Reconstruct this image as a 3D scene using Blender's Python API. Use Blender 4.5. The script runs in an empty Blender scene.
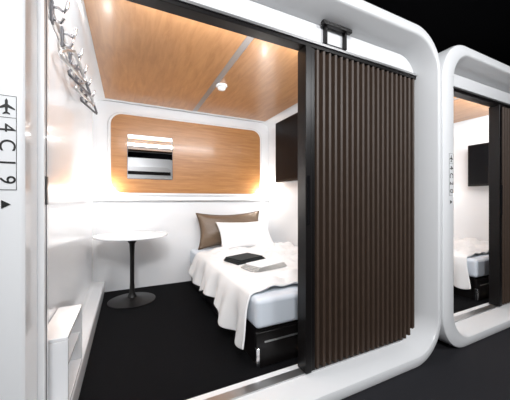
import bpy, bmesh, math, random
from mathutils import Vector, Matrix, noise
random.seed(3)
C = bpy.context.scene.collection
F_PX = 265.0; YAW = math.radians(25.68)

# ---------------- materials ----------------
def new_mat(name, col, rough=0.5, metal=0.0, coat=0.0, emis=None, estr=0.0, bump=0.0, bscale=200.0, var=0.0, spec=None):
    m = bpy.data.materials.new(name); m.use_nodes = True
    nt = m.node_tree; b = nt.nodes['Principled BSDF']
    b.inputs['Base Color'].default_value = (*col, 1)
    b.inputs['Roughness'].default_value = rough
    b.inputs['Metallic'].default_value = metal
    b.inputs['Coat Weight'].default_value = coat
    b.inputs['Coat Roughness'].default_value = 0.08
    if spec is not None: b.inputs['Specular IOR Level'].default_value = spec
    if emis:
        b.inputs['Emission Color'].default_value = (*emis, 1)
        b.inputs['Emission Strength'].default_value = estr
    if bump or var:
        tc = nt.nodes.new('ShaderNodeTexCoord')
        n = nt.nodes.new('ShaderNodeTexNoise'); n.inputs['Scale'].default_value = bscale
        n.inputs['Detail'].default_value = 4
        nt.links.new(tc.outputs['Object'], n.inputs['Vector'])
        if bump:
            bp = nt.nodes.new('ShaderNodeBump'); bp.inputs['Strength'].default_value = bump
            bp.inputs['Distance'].default_value = 0.01
            nt.links.new(n.outputs['Fac'], bp.inputs['Height']); nt.links.new(bp.outputs['Normal'], b.inputs['Normal'])
        if var:
            r = nt.nodes.new('ShaderNodeValToRGB')
            r.color_ramp.elements[0].color = (*[c*(1-var) for c in col], 1); r.color_ramp.elements[0].position = .3
            r.color_ramp.elements[1].color = (*[min(1, c*(1+var)) for c in col], 1); r.color_ramp.elements[1].position = .7
            nt.links.new(n.outputs['Fac'], r.inputs['Fac']); nt.links.new(r.outputs['Color'], b.inputs['Base Color'])
    return m

def wood_mat(name, dark, light, scale):
    m = bpy.data.materials.new(name); m.use_nodes = True
    nt = m.node_tree; b = nt.nodes['Principled BSDF']
    tc = nt.nodes.new('ShaderNodeTexCoord'); mp = nt.nodes.new('ShaderNodeMapping')
    mp.inputs['Scale'].default_value = scale
    n = nt.nodes.new('ShaderNodeTexNoise'); n.inputs['Scale'].default_value = 2.6; n.inputs['Detail'].default_value = 9
    n.inputs['Distortion'].default_value = 0.5; n.inputs['Roughness'].default_value = .62
    r = nt.nodes.new('ShaderNodeValToRGB')
    r.color_ramp.elements[0].position = .32; r.color_ramp.elements[0].color = (*dark, 1)
    r.color_ramp.elements[1].position = .68; r.color_ramp.elements[1].color = (*light, 1)
    nt.links.new(tc.outputs['Object'], mp.inputs['Vector']); nt.links.new(mp.outputs['Vector'], n.inputs['Vector'])
    nt.links.new(n.outputs['Fac'], r.inputs['Fac']); nt.links.new(r.outputs['Color'], b.inputs['Base Color'])
    b.inputs['Roughness'].default_value = .38; b.inputs['Coat Weight'].default_value = .25; b.inputs['Coat Roughness'].default_value = .15
    return m

WHITE = new_mat('gloss_white', (.82, .83, .845), .22, coat=.7)
WHITEF = new_mat('frame_white', (.85, .86, .87), .28, coat=.4)
WOODP = wood_mat('wood_panel_mat', (.34, .145, .042), (.47, .225, .078), (1.2, 8, 14))
WOODC = wood_mat('wood_ceiling_mat', (.36, .165, .062), (.49, .25, .105), (8, 1.2, 8))
CARPET = new_mat('black_carpet', (.006, .006, .007), .95, bump=.6, bscale=500, var=.5, spec=.1)
CORRF = new_mat('corridor_carpet', (.024, .024, .028), .9, bump=.5, bscale=400, var=.4, spec=.2)
BLACKC = new_mat('matte_black', (.003, .003, .004), .8, spec=.1)
BLACK = new_mat('satin_black', (.006, .005, .005), .35, spec=.3)
BLACKG = new_mat('screen_black', (.003, .003, .004), .3, spec=.15)
GREYM = new_mat('aluminium', (.62, .62, .62), .3, metal=.9)
GASK = new_mat('gasket_grey', (.10, .10, .11), .5)
STRIP = new_mat('ceiling_strip_grey', (.30, .28, .27), .4, metal=.3)
CHROME = new_mat('chrome', (.7, .7, .72), .18, metal=1)
MIRROR = new_mat('mirror_glass', (.9, .9, .9), .01, metal=1)
LINEN = new_mat('duvet_linen', (.80, .80, .80), .85, bump=.15, bscale=120, spec=.2)
SHEET = new_mat('mattress_sheet', (.66, .71, .77), .8, bump=.1, bscale=200, spec=.2)
PILW = new_mat('pillow_white', (.85, .85, .86), .85, bump=.1, bscale=60, spec=.2)
PILB = new_mat('pillow_brown', (.15, .10, .062), .45, bump=.15, bscale=80, spec=.5)
PIPE = new_mat('pillow_piping', (.10, .06, .035), .7)
PAJ = new_mat('pajama_dark', (.010, .014, .015), .9, bump=.2, bscale=80)
TOWEL = new_mat('towel_cloth', (.52, .51, .49), .95, bump=.5, bscale=300)
PLEAT = new_mat('pleated_brown', (.056, .035, .024), .5, var=.1, bscale=20)
BLK_INK = new_mat('sign_ink', (.01, .01, .01), .5)
SHUT = new_mat('shutter_white', (.7, .7, .7), .4)
LAMP = new_mat('lamp_glow', (1, .95, .88), .4, emis=(1, .95, .88), estr=14)

# ---------------- helpers ----------------
def mesh_obj(name, verts, faces, mat, parent=None, smooth=False):
    me = bpy.data.meshes.new(name); me.from_pydata([tuple(v) for v in verts], [], faces); me.update()
    me.materials.append(mat)
    o = bpy.data.objects.new(name, me); C.objects.link(o)
    if smooth:
        for p in me.polygons: p.use_smooth = True
    if parent: attach(o, parent)
    return o
def attach(o, parent):
    o.parent = parent; o.matrix_parent_inverse = Matrix.Translation(-Vector(parent.location))
def group(name, loc):
    e = bpy.data.objects.new(name, None); e.location = loc; e.empty_display_size = .1; C.objects.link(e); return e
def recalc(o):
    bm = bmesh.new(); bm.from_mesh(o.data); bmesh.ops.recalc_face_normals(bm, faces=bm.faces); bm.to_mesh(o.data); bm.free()
def box(name, x0, x1, y0, y1, z0, z1, mat, parent=None, bevel=0.0, seg=3):
    c = Vector(((x0+x1)/2, (y0+y1)/2, (z0+z1)/2))
    v = [Vector((x, y, z))-c for x in (x0, x1) for y in (y0, y1) for z in (z0, z1)]
    f = [(0,1,3,2),(4,6,7,5),(0,4,5,1),(2,3,7,6),(0,2,6,4),(1,5,7,3)]
    o = mesh_obj(name, v, f, mat); o.location = c
    if bevel:
        m = o.modifiers.new('bevel', 'BEVEL'); m.width = bevel; m.segments = seg
        for p in o.data.polygons: p.use_smooth = True
        o.modifiers.new('wn', 'WEIGHTED_NORMAL')
    if parent: attach(o, parent)
    return o
def rr(x0, x1, z0, z1, r, n=12):
    pts = []
    for cx, cz, a0 in ((x1-r, z0+r, -90), (x1-r, z1-r, 0), (x0+r, z1-r, 90), (x0+r, z0+r, 180)):
        for i in range(n+1):
            a = math.radians(a0+90*i/n); pts.append((cx+r*math.cos(a), cz+r*math.sin(a)))
    return pts
def loft(name, loops, mat, parent=None, close=True, cap=False, smooth=True):
    n = len(loops[0]); v = [p for l in loops for p in l]; f = []
    for k in range(len(loops)-1):
        for i in range(n if close else n-1):
            j = (i+1) % n; f.append((k*n+i, k*n+j, (k+1)*n+j, (k+1)*n+i))
    if cap:
        f.append(tuple(range(n))[::-1]); f.append(tuple((len(loops)-1)*n+i for i in range(n)))
    o = mesh_obj(name, v, f, mat, parent, smooth); recalc(o)
    if smooth:
        m = o.modifiers.new('es', 'EDGE_SPLIT'); m.split_angle = math.radians(35)
    return o
def lathe(name, prof, loc, mat, parent=None, n=48):
    loops = [[(loc[0]+r*math.cos(2*math.pi*i/n), loc[1]+r*math.sin(2*math.pi*i/n), loc[2]+z) for i in range(n)] for r, z in prof]
    return loft(name, loops, mat, parent, cap=True)
def tube(name, pts, rad, mat, parent=None, cyc=False):
    cu = bpy.data.curves.new(name, 'CURVE'); cu.dimensions = '3D'; cu.bevel_depth = rad; cu.bevel_resolution = 3
    s = cu.splines.new('POLY'); s.points.add(len(pts)-1); s.use_cyclic_u = cyc
    for p, q in zip(s.points, pts): p.co = (*q, 1)
    cu.materials.append(mat); cu.use_fill_caps = True
    tmp = bpy.data.objects.new(name+'_c', cu); C.objects.link(tmp)
    dg = bpy.context.evaluated_depsgraph_get(); me = bpy.data.meshes.new_from_object(tmp.evaluated_get(dg))
    bpy.data.objects.remove(tmp); o = bpy.data.objects.new(name, me); C.objects.link(o)
    for p in me.polygons: p.use_smooth = True
    if parent: attach(o, parent)
    return o
def rpanel(name, rect, r, y0, y1, mat, parent=None, bev=.006):
    x0, x1, z0, z1 = rect
    L = [[(x, y1, z) for x, z in rr(x0, x1, z0, z1, r)],
         [(x, y0+bev, z) for x, z in rr(x0, x1, z0, z1, r)],
         [(x, y0, z) for x, z in rr(x0+bev, x1-bev, z0+bev, z1-bev, max(r-bev, .002))]]
    return loft(name, L, mat, parent, cap=True)
def text_mesh(name, s, size, mat, loc, rot, parent=None):
    cu = bpy.data.curves.new(name, 'FONT'); cu.body = s; cu.size = size; cu.extrude = .0008
    cu.align_x = 'CENTER'; cu.align_y = 'CENTER'; cu.materials.append(mat); cu.offset = 0
    tmp = bpy.data.objects.new(name+'_c', cu); C.objects.link(tmp)
    dg = bpy.context.evaluated_depsgraph_get(); me = bpy.data.meshes.new_from_object(tmp.evaluated_get(dg))
    bpy.data.objects.remove(tmp); o = bpy.data.objects.new(name, me); C.objects.link(o)
    o.location = loc; o.rotation_euler = rot
    if parent: attach(o, parent)
    return o

def pillow(name, w, h, t, loc, tilt, mat, parent, yaw=0, pipe=None, pinch=.08, roll=0):
    N = 34; v = []; f = []
    def P(a, b, s):
        x = a*w/2*(1-pinch*.8*(1-b*b)*abs(a)); z = b*h/2*(1-pinch*1.6*(1-a*a)*abs(b))
        th = t/2*((1-abs(a)**2.1)*(1-abs(b)**2.1))**.55
        cr = abs(noise.noise(Vector((a*6, b*6+loc[1]*3, s*2))))
        nz = noise.noise(Vector((a*2.2+loc[0], b*2.2, s*3)))*.18 + cr*.16
        return Vector((x, s*th*(1+nz), z))
    for s in (-1, 1):
        for i in range(N+1):
            for j in range(N+1): v.append(P(-1+2*i/N, -1+2*j/N, s))
    M = (N+1)*(N+1)
    for k in (0, 1):
        for i in range(N):
            for j in range(N):
                a = k*M+i*(N+1)+j; q = (a, a+1, a+N+2, a+N+1); f.append(q if k else q[::-1])
    R = Matrix.Rotation(yaw, 4, 'Z') @ Matrix.Rotation(tilt, 4, 'X') @ Matrix.Rotation(roll, 4, 'Y')
    o = mesh_obj(name, [R @ p + Vector(loc) for p in v], f, mat, parent, True)
    bm = bmesh.new(); bm.from_mesh(o.data); bmesh.ops.remove_doubles(bm, verts=bm.verts, dist=.0004)
    bmesh.ops.recalc_face_normals(bm, faces=bm.faces); bm.to_mesh(o.data); bm.free()
    if pipe:
        pts = []
        for i in range(N): pts.append(P(-1+2*i/N, -1, 1))
        for i in range(N): pts.append(P(1, -1+2*i/N, 1))
        for i in range(N): pts.append(P(1-2*i/N, 1, 1))
        for i in range(N): pts.append(P(-1, 1-2*i/N, 1))
        tube(name+'_piping', [R @ p + Vector(loc) for p in pts], .006, pipe, parent, True)
    return o

# ---------------- cabin ----------------
XL, XR, ZC, YB, YF = -.37, 1.98, 2.29, 3.63, 1.42
def arc(cx, cz, r, a0, a1, n=10):
    return [(cx+r*math.cos(math.radians(a0+(a1-a0)*i/n)), cz+r*math.sin(math.radians(a0+(a1-a0)*i/n))) for i in range(n+1)]
def sheet_profile(name, prof, y0, y1, mat):
    return loft(name, [[(x, y0, z) for x, z in prof], [(x, y1, z) for x, z in prof]], mat, close=False)

def cabin(dx, door0, door1, tv, sign):
    r = .12
    wl = [(XL+.125+dx, 0)]+arc(XL+.105+dx, .11, .02, 0, 90, 5)+[(XL+.03+dx, .13)]+arc(XL+.03+dx, .16, .03, 270, 180, 5)+arc(XL+r+dx, ZC-r, r, 180, 90)
    wr = arc(XR-r+dx, r, r, 270, 360)+arc(XR-r+dx, ZC-r, r, 0, 90)
    sheet_profile('wall_left', wl, YF, YB, WHITE)
    sheet_profile('wall_right', wr, YF, YB, WHITE)
    box('ceiling', XL+.1+dx, XR-.1+dx, YF, YB, ZC, ZC+.04, WHITE)
    box('floor', XL+.0+dx, XR+dx, YF, YB, -.04, .0, CARPET)
    box('wall_back', XL-.05+dx, XR+.05+dx, YB, YB+.05, -.04, ZC+.04, WHITE)
    # low open-fronted shelf box on the left, just inside the door
    g = group('low_side_cabinet', (XL+.06+dx, 1.7, .13))
    ca, cb, cy0, cy1, cz0, cz1 = XL+.004+dx, XL+.122+dx, 1.475, 1.90, .132, .47
    box('top', ca, cb, cy0, cy1, cz1-.018, cz1, WHITE, g, .004)
    box('bottom', ca, cb, cy0, cy1, cz0, cz0+.018, WHITE, g, .004)
    box('side_near', ca, cb, cy0, cy0+.016, cz0+.018, cz1-.018, WHITE, g, .002)
    box('side_far', ca, cb, cy1-.016, cy1, cz0+.018, cz1-.018, WHITE, g, .002)
    box('back', ca, ca+.01, cy0+.016, cy1-.016, cz0+.018, cz1-.018, WHITE, g)
    box('shelf', ca+.01, cb-.01, cy0+.016, cy1-.016, .30, .312, WHITE, g)
    OX0, OX1, OZ0, OZ1 = -.48+dx, 2.165+dx, -.10, 2.36
    def lp(x0, x1, z0, z1, rad, y): return [(x, y, z) for x, z in rr(x0, x1, z0, z1, rad, 16)]
    loops = [lp(OX0, OX1, OZ0, OZ1, .31, 3.70), lp(OX0, OX1, OZ0, OZ1, .31, 1.22),
             lp(OX0+.006, OX1-.006, OZ0+.006, OZ1-.006, .304, 1.205), lp(OX0+.016, OX1-.016, OZ0+.016, OZ1-.016, .296, 1.20),
             lp(-.345+dx, 2.122+dx, -.035, 2.295, .255, 1.20), lp(-.337+dx, 2.115+dx, -.027, 2.288, .248, 1.203),
             lp(-.330+dx, 2.110+dx, -.022, 2.282, .243, 1.212), lp(-.333+dx, 2.078+dx, .012, 2.225, .20, 1.34),
             lp(-.34+dx, 2.07+dx, .014, 2.21, .195, 1.46), lp(-.40+dx, 2.12+dx, -.06, 2.30, .20, 1.462)]
    loft('cabin_front_frame', loops, WHITEF)
    g = group('door_jamb', (-.33+dx, 1.39, 1.0))
    box('jamb', -.345+dx, -.312+dx, 1.37, 1.43, .03, 2.06, WHITEF, g, .004)
    box('gasket', -.330+dx, -.3105+dx, 1.394, 1.406, .03, 2.06, GASK, g)
    box('latch_plate', -.314+dx, -.307+dx, 1.385, 1.415, 1.08, 1.20, BLACK, g, .002)
    g = group('door_header_rail', (0.8+dx, 1.38, 2.1))
    box('header_panel', -.30+dx, 2.05+dx, 1.355, 1.41, 2.095, 2.235, WHITEF, g)
    box('track', -.32+dx, 2.07+dx, 1.345, 1.42, 2.06, 2.095, BLACK, g, .003)
    box('track_trim', -.32+dx, 2.07+dx, 1.335, 1.345, 2.083, 2.098, GREYM, g)
    b = group('door_stop_handle', (1.24+dx, 1.33, 2.16))
    for xx in (1.145, 1.31): box('post', xx+dx-.008, xx+dx+.008, 1.325, 1.354, 2.10, 2.225, BLACK, b, .003)
    box('bar', 1.105+dx, 1.35+dx, 1.31, 1.338, 2.21, 2.235, BLACK, b, .004)
    box('base_plate', 1.13+dx, 1.325+dx, 1.340, 1.354, 2.10, 2.112, BLACK, b, .002)
    box('trim_floor_track', -.20+dx, 1.93+dx, 1.35, 1.41, .012, .022, GREYM)
    g = group('ceiling_wood_panel', (.8+dx, 2.5, ZC))
    box('panel_a', -.235+dx, .775+dx, 1.46, 3.52, ZC-.012, ZC, WOODC, g, .004)
    box('panel_b', .835+dx, 1.86+dx, 1.46, 3.52, ZC-.012, ZC, WOODC, g, .004)
    box('metal_strip', .777+dx, .833+dx, 1.46, 3.52, ZC-.009, ZC, STRIP, g)
    g = group('smoke_detector', (.87+dx, 2.6, ZC-.012))
    lathe('base', [(.055, 0), (.06, -.012), (.052, -.02)], (.87+dx, 2.6, ZC-.0121), WHITE, g)
    lathe('sensor_head', [(.042, 0), (.04, -.018), (.028, -.028), (.005, -.032)], (.87+dx, 2.6, ZC-.036), WHITE, g)
    lathe('vent_ring', [(.036, 0), (.036, -.005)], (.87+dx, 2.6, ZC-.0315), GASK, g)
    g = group('wood_wall_panel', (.8+dx, 3.6, 1.67))
    rpanel('surround', (-.215+dx, 1.845+dx, 1.155, 2.175), .16, 3.595, 3.629, WHITE, g, .015)
    rpanel('veneer', (-.18+dx, 1.81+dx, 1.19, 2.14), .13, 3.583, 3.60, WOODP, g, .004)
    g = group('wall_mirror', (.26+dx, 3.57, 1.63))
    rpanel('mirror_frame', (-.005+dx, .53+dx, 1.36, 1.905), .012, 3.572, 3.583, GASK, g, .003)
    rpanel('mirror_plate', (.001+dx, .524+dx, 1.366, 1.899), .008, 3.568, 3.5725, MIRROR, g, .001)
    box('trim_ledge', XL+.02+dx, XR-.02+dx, 3.575, 3.629, 1.09, 1.12, WHITE, None, .01)
    for i, lx in enumerate((-.27, 1.90)):
        g = group('wall_lamp', (lx+dx, 3.57, 1.12))
        lathe('lamp_base', [(.03, 0), (.03, .012), (.02, .016)], (lx+dx, 3.602, 1.12), CHROME, g, 24)
        lathe('lamp_shade', [(.018, .014), (.024, .03), (.026, .10), (.018, .115), (.004, .12)], (lx+dx, 3.602, 1.12), LAMP, g, 24)
        l = bpy.data.lights.new('wall_lamp_light', 'POINT'); l.energy = 8; l.color = (1, .96, .91); l.shadow_soft_size = .03
        lo = bpy.data.objects.new('wall_lamp_light', l); lo.location = (lx+dx+(.06 if i == 0 else -.06), 3.50, 1.22); C.objects.link(lo); attach(lo, g)
    g = group('led_strip_light', (.8+dx, 1.44, 2.2))
    box('led_housing', -.1+dx, 1.75+dx, 1.412, 1.44, 2.15, 2.21, GREYM, g)
    l = bpy.data.lights.new('led_area', 'AREA'); l.shape = 'RECTANGLE'; l.size = 1.8; l.size_y = .05; l.energy = 44; l.color = (.95, .975, 1)
    lo = bpy.data.objects.new('led_area', l); lo.location = (.82+dx, 1.445, 2.18); C.objects.link(lo)
    lo.rotation_euler = Vector((0, 1, -.35)).to_track_quat('-Z', 'Y').to_euler(); attach(lo, g)
    g = group('round_side_table', (.04+dx, 3.2, 0))
    lathe('table_top', [(.355, .70), (.368, .706), (.37, .715), (.366, .724), (.35, .727)], (.045+dx, 3.2, 0), WHITE, g, 64)
    lathe('pedestal', [(.235, .001), (.24, .008), (.225, .014), (.12, .024), (.05, .045), (.028, .09), (.022, .2), (.022, .5), (.028, .62), (.07, .69), (.09, .70)], (.045+dx, 3.2, 0), BLACK, g, 48)
    # bed
    g = group('bed', (1.35+dx, 2.5, 0))
    bx0, bx1, by0, by1 = .75+dx, 1.975+dx, 1.54, 3.57
    box('base', bx0+.02, bx1, by0+.03, by1, .0, .25, BLACK, g, .008)
    box('front_board', bx0, bx1, by0, by0+.03, .005, .235, BLACK, g, .006)
    box('front_rail', bx0+.06, bx0+.36, by0-.006, by0, .165, .174, GREYM, g)
    box('corner_leg', bx0-.004, bx0+.022, by0-.010, by0+.02, .0, .14, CHROME, g, .004)
    box('mattress', bx0, bx1, by0, by1, .25, .45, SHEET, g, .035, 5)
    NI, NJ = 100, 130; nh = 30; v = []; f = []
    xe = bx0-.018; ztop = .472
    for j in range(NJ+1):
        t = j/NJ
        for i in range(NI+1):
            if i <= nh:
                k = 1-i/nh
                y0s = 1.58 + .05*(1-k) - .03*k
                y = y0s + t*(3.14-y0s)
                Lh = .235 + .085*math.exp(-((y-1.66)/.22)**2) + .03*math.sin(y*7+1) + .015*math.sin(y*17)
                Lh *= 1 - .45*max(0, (y-2.9)/.3)
                x = xe - k*(.035*math.sin(y*13+.6)+.024*math.sin(y*27)+.05) - .006
                z = ztop-.03 - k*Lh
                x += .028*(1-k)**6; z += .012*(1-k)**6
            else:
                s = (i-nh)/(NI-nh)
                x = xe+.028 + s*(bx1-.01-xe-.028)
                y0s = 1.63 + .03*math.sin(s*5)-.05*s
                y = y0s + t*(3.14-y0s)
                p = Vector((x-dx, y, 0))
                wr_ = noise.noise(p*3.2)*.022 + abs(noise.noise(Vector((p.x*7+p.y*3, p.y*5, 1.7))))*.06 + abs(noise.noise(Vector((p.x*4-p.y*9, p.y*3+p.x*6, 4.7))))*.045 + noise.noise(p*14)*.006
                flat = max(0, 1-((x-dx-1.1)/.28)**2) * max(0, 1-((y-2.3)/.40)**2)
                wr_ = wr_*(1-.85*min(1, flat*2.5))
                edge = min(1, s*6); endf = min(1, min(t, 1-t)*12)
                z = ztop-.008 + wr_*edge + .008*edge*endf
                if t < .03: z -= .006
            y += .012*noise.noise(Vector((x*6, t*5, 3)))
            v.append((x, y, z))
    for j in range(NJ):
        for i in range(NI):
            a = j*(NI+1)+i; f.append((a, a+1, a+NI+2, a+NI+1))
    d = mesh_obj('duvet', v, f, LINEN, None, True)
    m = d.modifiers.new('sol', 'SOLIDIFY'); m.thickness = .014; m.offset = 1
    m = d.modifiers.new('sub', 'SUBSURF'); m.levels = 1; m.render_levels = 1
    g2 = group('brown_pillow', (1.27+dx, 3.42, .6))
    pillow('cushion', .94, .48, .18, (1.29+dx, 3.455, .70), math.radians(-13), PILB, g2, 0, PIPE, .13, math.radians(-1))
    g2 = group('white_pillow', (1.36+dx, 3.2, .6))
    pillow('cushion', .74, .44, .16, (1.40+dx, 3.19, .65), math.radians(-42), PILW, g2, math.radians(-3), None, .10)
    g2 = group('folded_pajamas', (1.08+dx, 2.45, .52))
    for k in range(3):
        o = box('layer_%d' % k, 1.08+dx-.19+k*.01, 1.08+dx+.17-k*.015, 2.33+k*.01, 2.58, .493+k*.013, .505+k*.013, PAJ, g2, .006)
        o.rotation_euler = (0, 0, math.radians(14+3*k))
    g2 = group('folded_towels', (1.12+dx, 2.1, .52))
    for k in range(4):
        o = box('layer_%d' % k, 1.12+dx-.19+k*.012, 1.12+dx+.18-k*.01, 2.02, 2.24-k*.01, .493+k*.012, .504+k*.012, TOWEL if k < 3 else PILW, g2, .005)
        o.rotation_euler = (0, 0, math.radians(12+2*k))
    # tv
    g = group('wall_television', (1.93+dx, 3.0, 1.7))
    y0, y1, z0, z1 = tv
    box('bezel', 1.865+dx, 1.90+dx, y0, y1, z0, z1, BLACK, g, .006)
    box('screen', 1.861+dx, 1.866+dx, y0+.02, y1-.02, z0+.03, z1-.02, BLACKG, g)
    box('wall_mount', 1.90+dx, 1.978+dx, (y0+y1)/2-.1, (y0+y1)/2+.1, (z0+z1)/2-.1, (z0+z1)/2+.1, BLACKC, g)
    # pleated door
    g = group('pleated_sliding_door', (door0+dx, 1.38, 1))
    box('lead_post', door0+dx, door0+.045+dx, 1.335, 1.425, .024, 2.058, BLACK, g, .004)
    box('lead_post_trim', door0+.047+dx, door0+.078+dx, 1.345, 1.415, .024, 2.058, BLACK, g, .004)
    box('pull_handle', door0+.004+dx, door0+.02+dx, 1.318, 1.336, .95, 1.25, BLACKC, g, .004)
    xs0, xs1 = door0+.078+dx, door1+dx; n = 20; pts = []
    w = (xs1-xs0)/n
    for i in range(n):
        a = xs0+i*w
        pts += [(a, 1.428), (a+.34*w, 1.348), (a+.50*w, 1.342), (a+.66*w, 1.348)]
    pts.append((xs1, 1.428))
    v = []; f = []
    for zi, z in enumerate((.03, 2.055)):
        for p in pts: v.append((p[0], p[1], z))
    m_ = len(pts)
    for i in range(m_-1): f.append((i, i+1, m_+i+1, m_+i))
    o = mesh_obj('pleats', v, f, PLEAT, g)
    mm = o.modifiers.new('sol', 'SOLIDIFY'); mm.thickness = .005; mm.offset = 0
    # hook rail + hangers
    g = group('coat_hook_rail', (XL+.03+dx, 2.3, 2.08))
    box('rail', XL+.0+dx, XL+.02+dx, 1.60, 3.05, 2.05, 2.10, GREYM, g, .004)
    for y in (1.66, 1.90, 2.14, 2.38, 2.62, 2.9):
        tube('hook', [(XL+.015+dx, y, 2.085), (XL+.05+dx, y, 2.085), (XL+.075+dx, y, 2.07), (XL+.085+dx, y, 2.095), (XL+.09+dx, y, 2.13)], .009, CHROME, g)
        tube('hook_lower', [(XL+.015+dx, y, 2.06), (XL+.035+dx, y, 2.02), (XL+.06+dx, y, 2.01), (XL+.075+dx, y, 2.035)], .008, CHROME, g)
        box('hook_shade_plate', XL+.018+dx, XL+.03+dx, y-.02, y+.02, 2.0, 2.115, GASK, g, .003)  # plate coloured dark grey to stand in for the black shadows at the hooks
    g = group('clothes_hangers', (XL+.06+dx, 2.2, 1.95))
    for q, y in enumerate((1.92, 2.16, 2.40, 2.64)):
        c = XL+.068+dx
        tube('hanger_hook', [(c-.02, y, 2.09), (c, y, 2.10), (c+.012, y, 2.085), (c+.005, y, 2.065), (c, y, 2.04), (c, y, 2.0)], .005, CHROME, g)
        def hp(s, z): return (c+.01+s*.22, y+s, z)
        tube('hanger_body', [hp(0, 2.0), hp(-.10, 1.95), hp(-.17, 1.90), hp(-.16, 1.885), hp(.16, 1.885), hp(.17, 1.90), hp(.10, 1.95)], .009, GASK if q % 2 else GREYM, g, True)
    # number sign
    g = group('cabin_number_sign', (-.39+dx, 1.199, 1.3))
    sx0, sx1, sz0, sz1, Y = -.405+dx, -.350+dx, 1.135, 1.462, 1.1985
    w = .0016
    rpanel('sign_panel', (sx0-.0, sx1, sz0, sz1), .002, Y, 1.2, WHITEF, g, .0004)
    yy0, yy1 = Y-.001, Y+.0003
    box('line_l', sx0, sx0+w, yy0, yy1, sz0, sz1, BLK_INK, g); box('line_r', sx1-w, sx1, yy0, yy1, sz0, sz1, BLK_INK, g)
    box('line_b', sx0, sx1, yy0, yy1, sz0, sz0+w, BLK_INK, g); box('line_t', sx0, sx1, yy0, yy1, sz1-w, sz1, BLK_INK, g)
    box('line_m', sx0, sx1, yy0, yy1, 1.385, 1.385+w, BLK_INK, g)
    cx = (sx0+sx1)/2
    for k, ch in enumerate(sign):
        text_mesh('digit_%d' % k, ch, .062, BLK_INK, (cx+.001, yy0, 1.350-.060*k), (math.radians(90), math.radians(90), 0), g)
    ax, az = cx, 1.424
    pl = [(0, .028), (.004, .02), (.004, .008), (.023, -.006), (.023, -.011), (.004, -.004), (.003, -.018), (.010, -.024), (.010, -.028), (0, -.025)]
    pl = pl+[(-x, z) for x, z in pl[::-1][1:-1]]
    mesh_obj('plane_icon', [(ax+x, yy0, az+z) for x, z in pl], [tuple(range(len(pl)))[::-1]], BLK_INK, g)
    mesh_obj('arrow_icon', [(ax-.014, yy0, 1.10), (ax-.014, yy0, 1.07), (ax+.012, yy0, 1.085)], [(0, 1, 2)], BLK_INK, g)

cabin(0, .99, 2.065, (2.62, 3.22, 1.34, 2.17), '4C19')
cabin(2.65, .72, 1.85, (1.66, 2.16, 1.30, 1.90), '4C20')

# ---------------- corridor ----------------
box('floor_corridor', -4, 9, -1.6, 4.2, -.16, -.10, CORRF)
box('ceiling_corridor', -4, 9, -1.6, 4.2, 2.95, 3.0, BLACKC)
box('wall_corridor_opposite', -4, 9, -1.75, -1.7, -.1, 2.95, BLACKC)
for i in range(4):
    x0 = -3.8+2.66*i
    g = group('opposite_cabin_front', (x0+1.3, -1.5, 1.1))
    rpanel('outer', (x0, x0+2.6, -.10, 2.36), .3, -1.5, -1.68, WHITEF, g, -.0)
    rpanel('shutter', (x0+.2, x0+2.4, .08, 2.1), .2, -1.47, -1.499, SHUT, g, .0)
    for k in (0, 2, 3): box('slot', x0+.25, x0+2.35, -1.475, -1.465, 1.2+.22*k, 1.30+.22*k, BLACK, g)
box('wall_upper', -4, 9, 3.9, 3.95, -.1, 2.95, BLACKC)
box('wall_corridor_end_left', -.9, -.50, 1.2, 1.3, -.1, 2.95, BLACKC)
box('wall_corridor_far', 8.9, 9, -1.6, 4.2, -.1, 2.95, BLACKC)

def area(name, loc, target, sx, sy, e, col):
    l = bpy.data.lights.new(name, 'AREA'); l.shape = 'RECTANGLE'; l.size = sx; l.size_y = sy; l.energy = e; l.color = col
    o = bpy.data.objects.new(name, l); o.location = loc
    o.rotation_euler = (Vector(target)-Vector(loc)).to_track_quat('-Z', 'Y').to_euler(); C.objects.link(o); return o
area('corridor_ceiling_light', (-.3, -.9, 2.85), (1.0, 1.2, .9), .7, .7, 120, (.97, .98, 1))
area('corridor_ceiling_light', (2.4, -.9, 2.85), (2.6, 1.2, .9), .7, .7, 75, (.97, .98, 1))

w = bpy.data.worlds.new('world'); bpy.context.scene.world = w; w.use_nodes = True
w.node_tree.nodes['Background'].inputs['Color'].default_value = (.5, .55, .6, 1)
w.node_tree.nodes['Background'].inputs['Strength'].default_value = .05

cam = bpy.data.cameras.new('camera'); cam.sensor_width = 36; cam.lens = 36*F_PX/510; cam.clip_start = .02
co = bpy.data.objects.new('camera', cam); co.location = (0, 0, 1.10)
co.rotation_euler = (math.radians(90), 0, -YAW); C.objects.link(co)
bpy.context.scene.camera = co
bpy.context.scene.view_settings.view_transform = 'Standard'
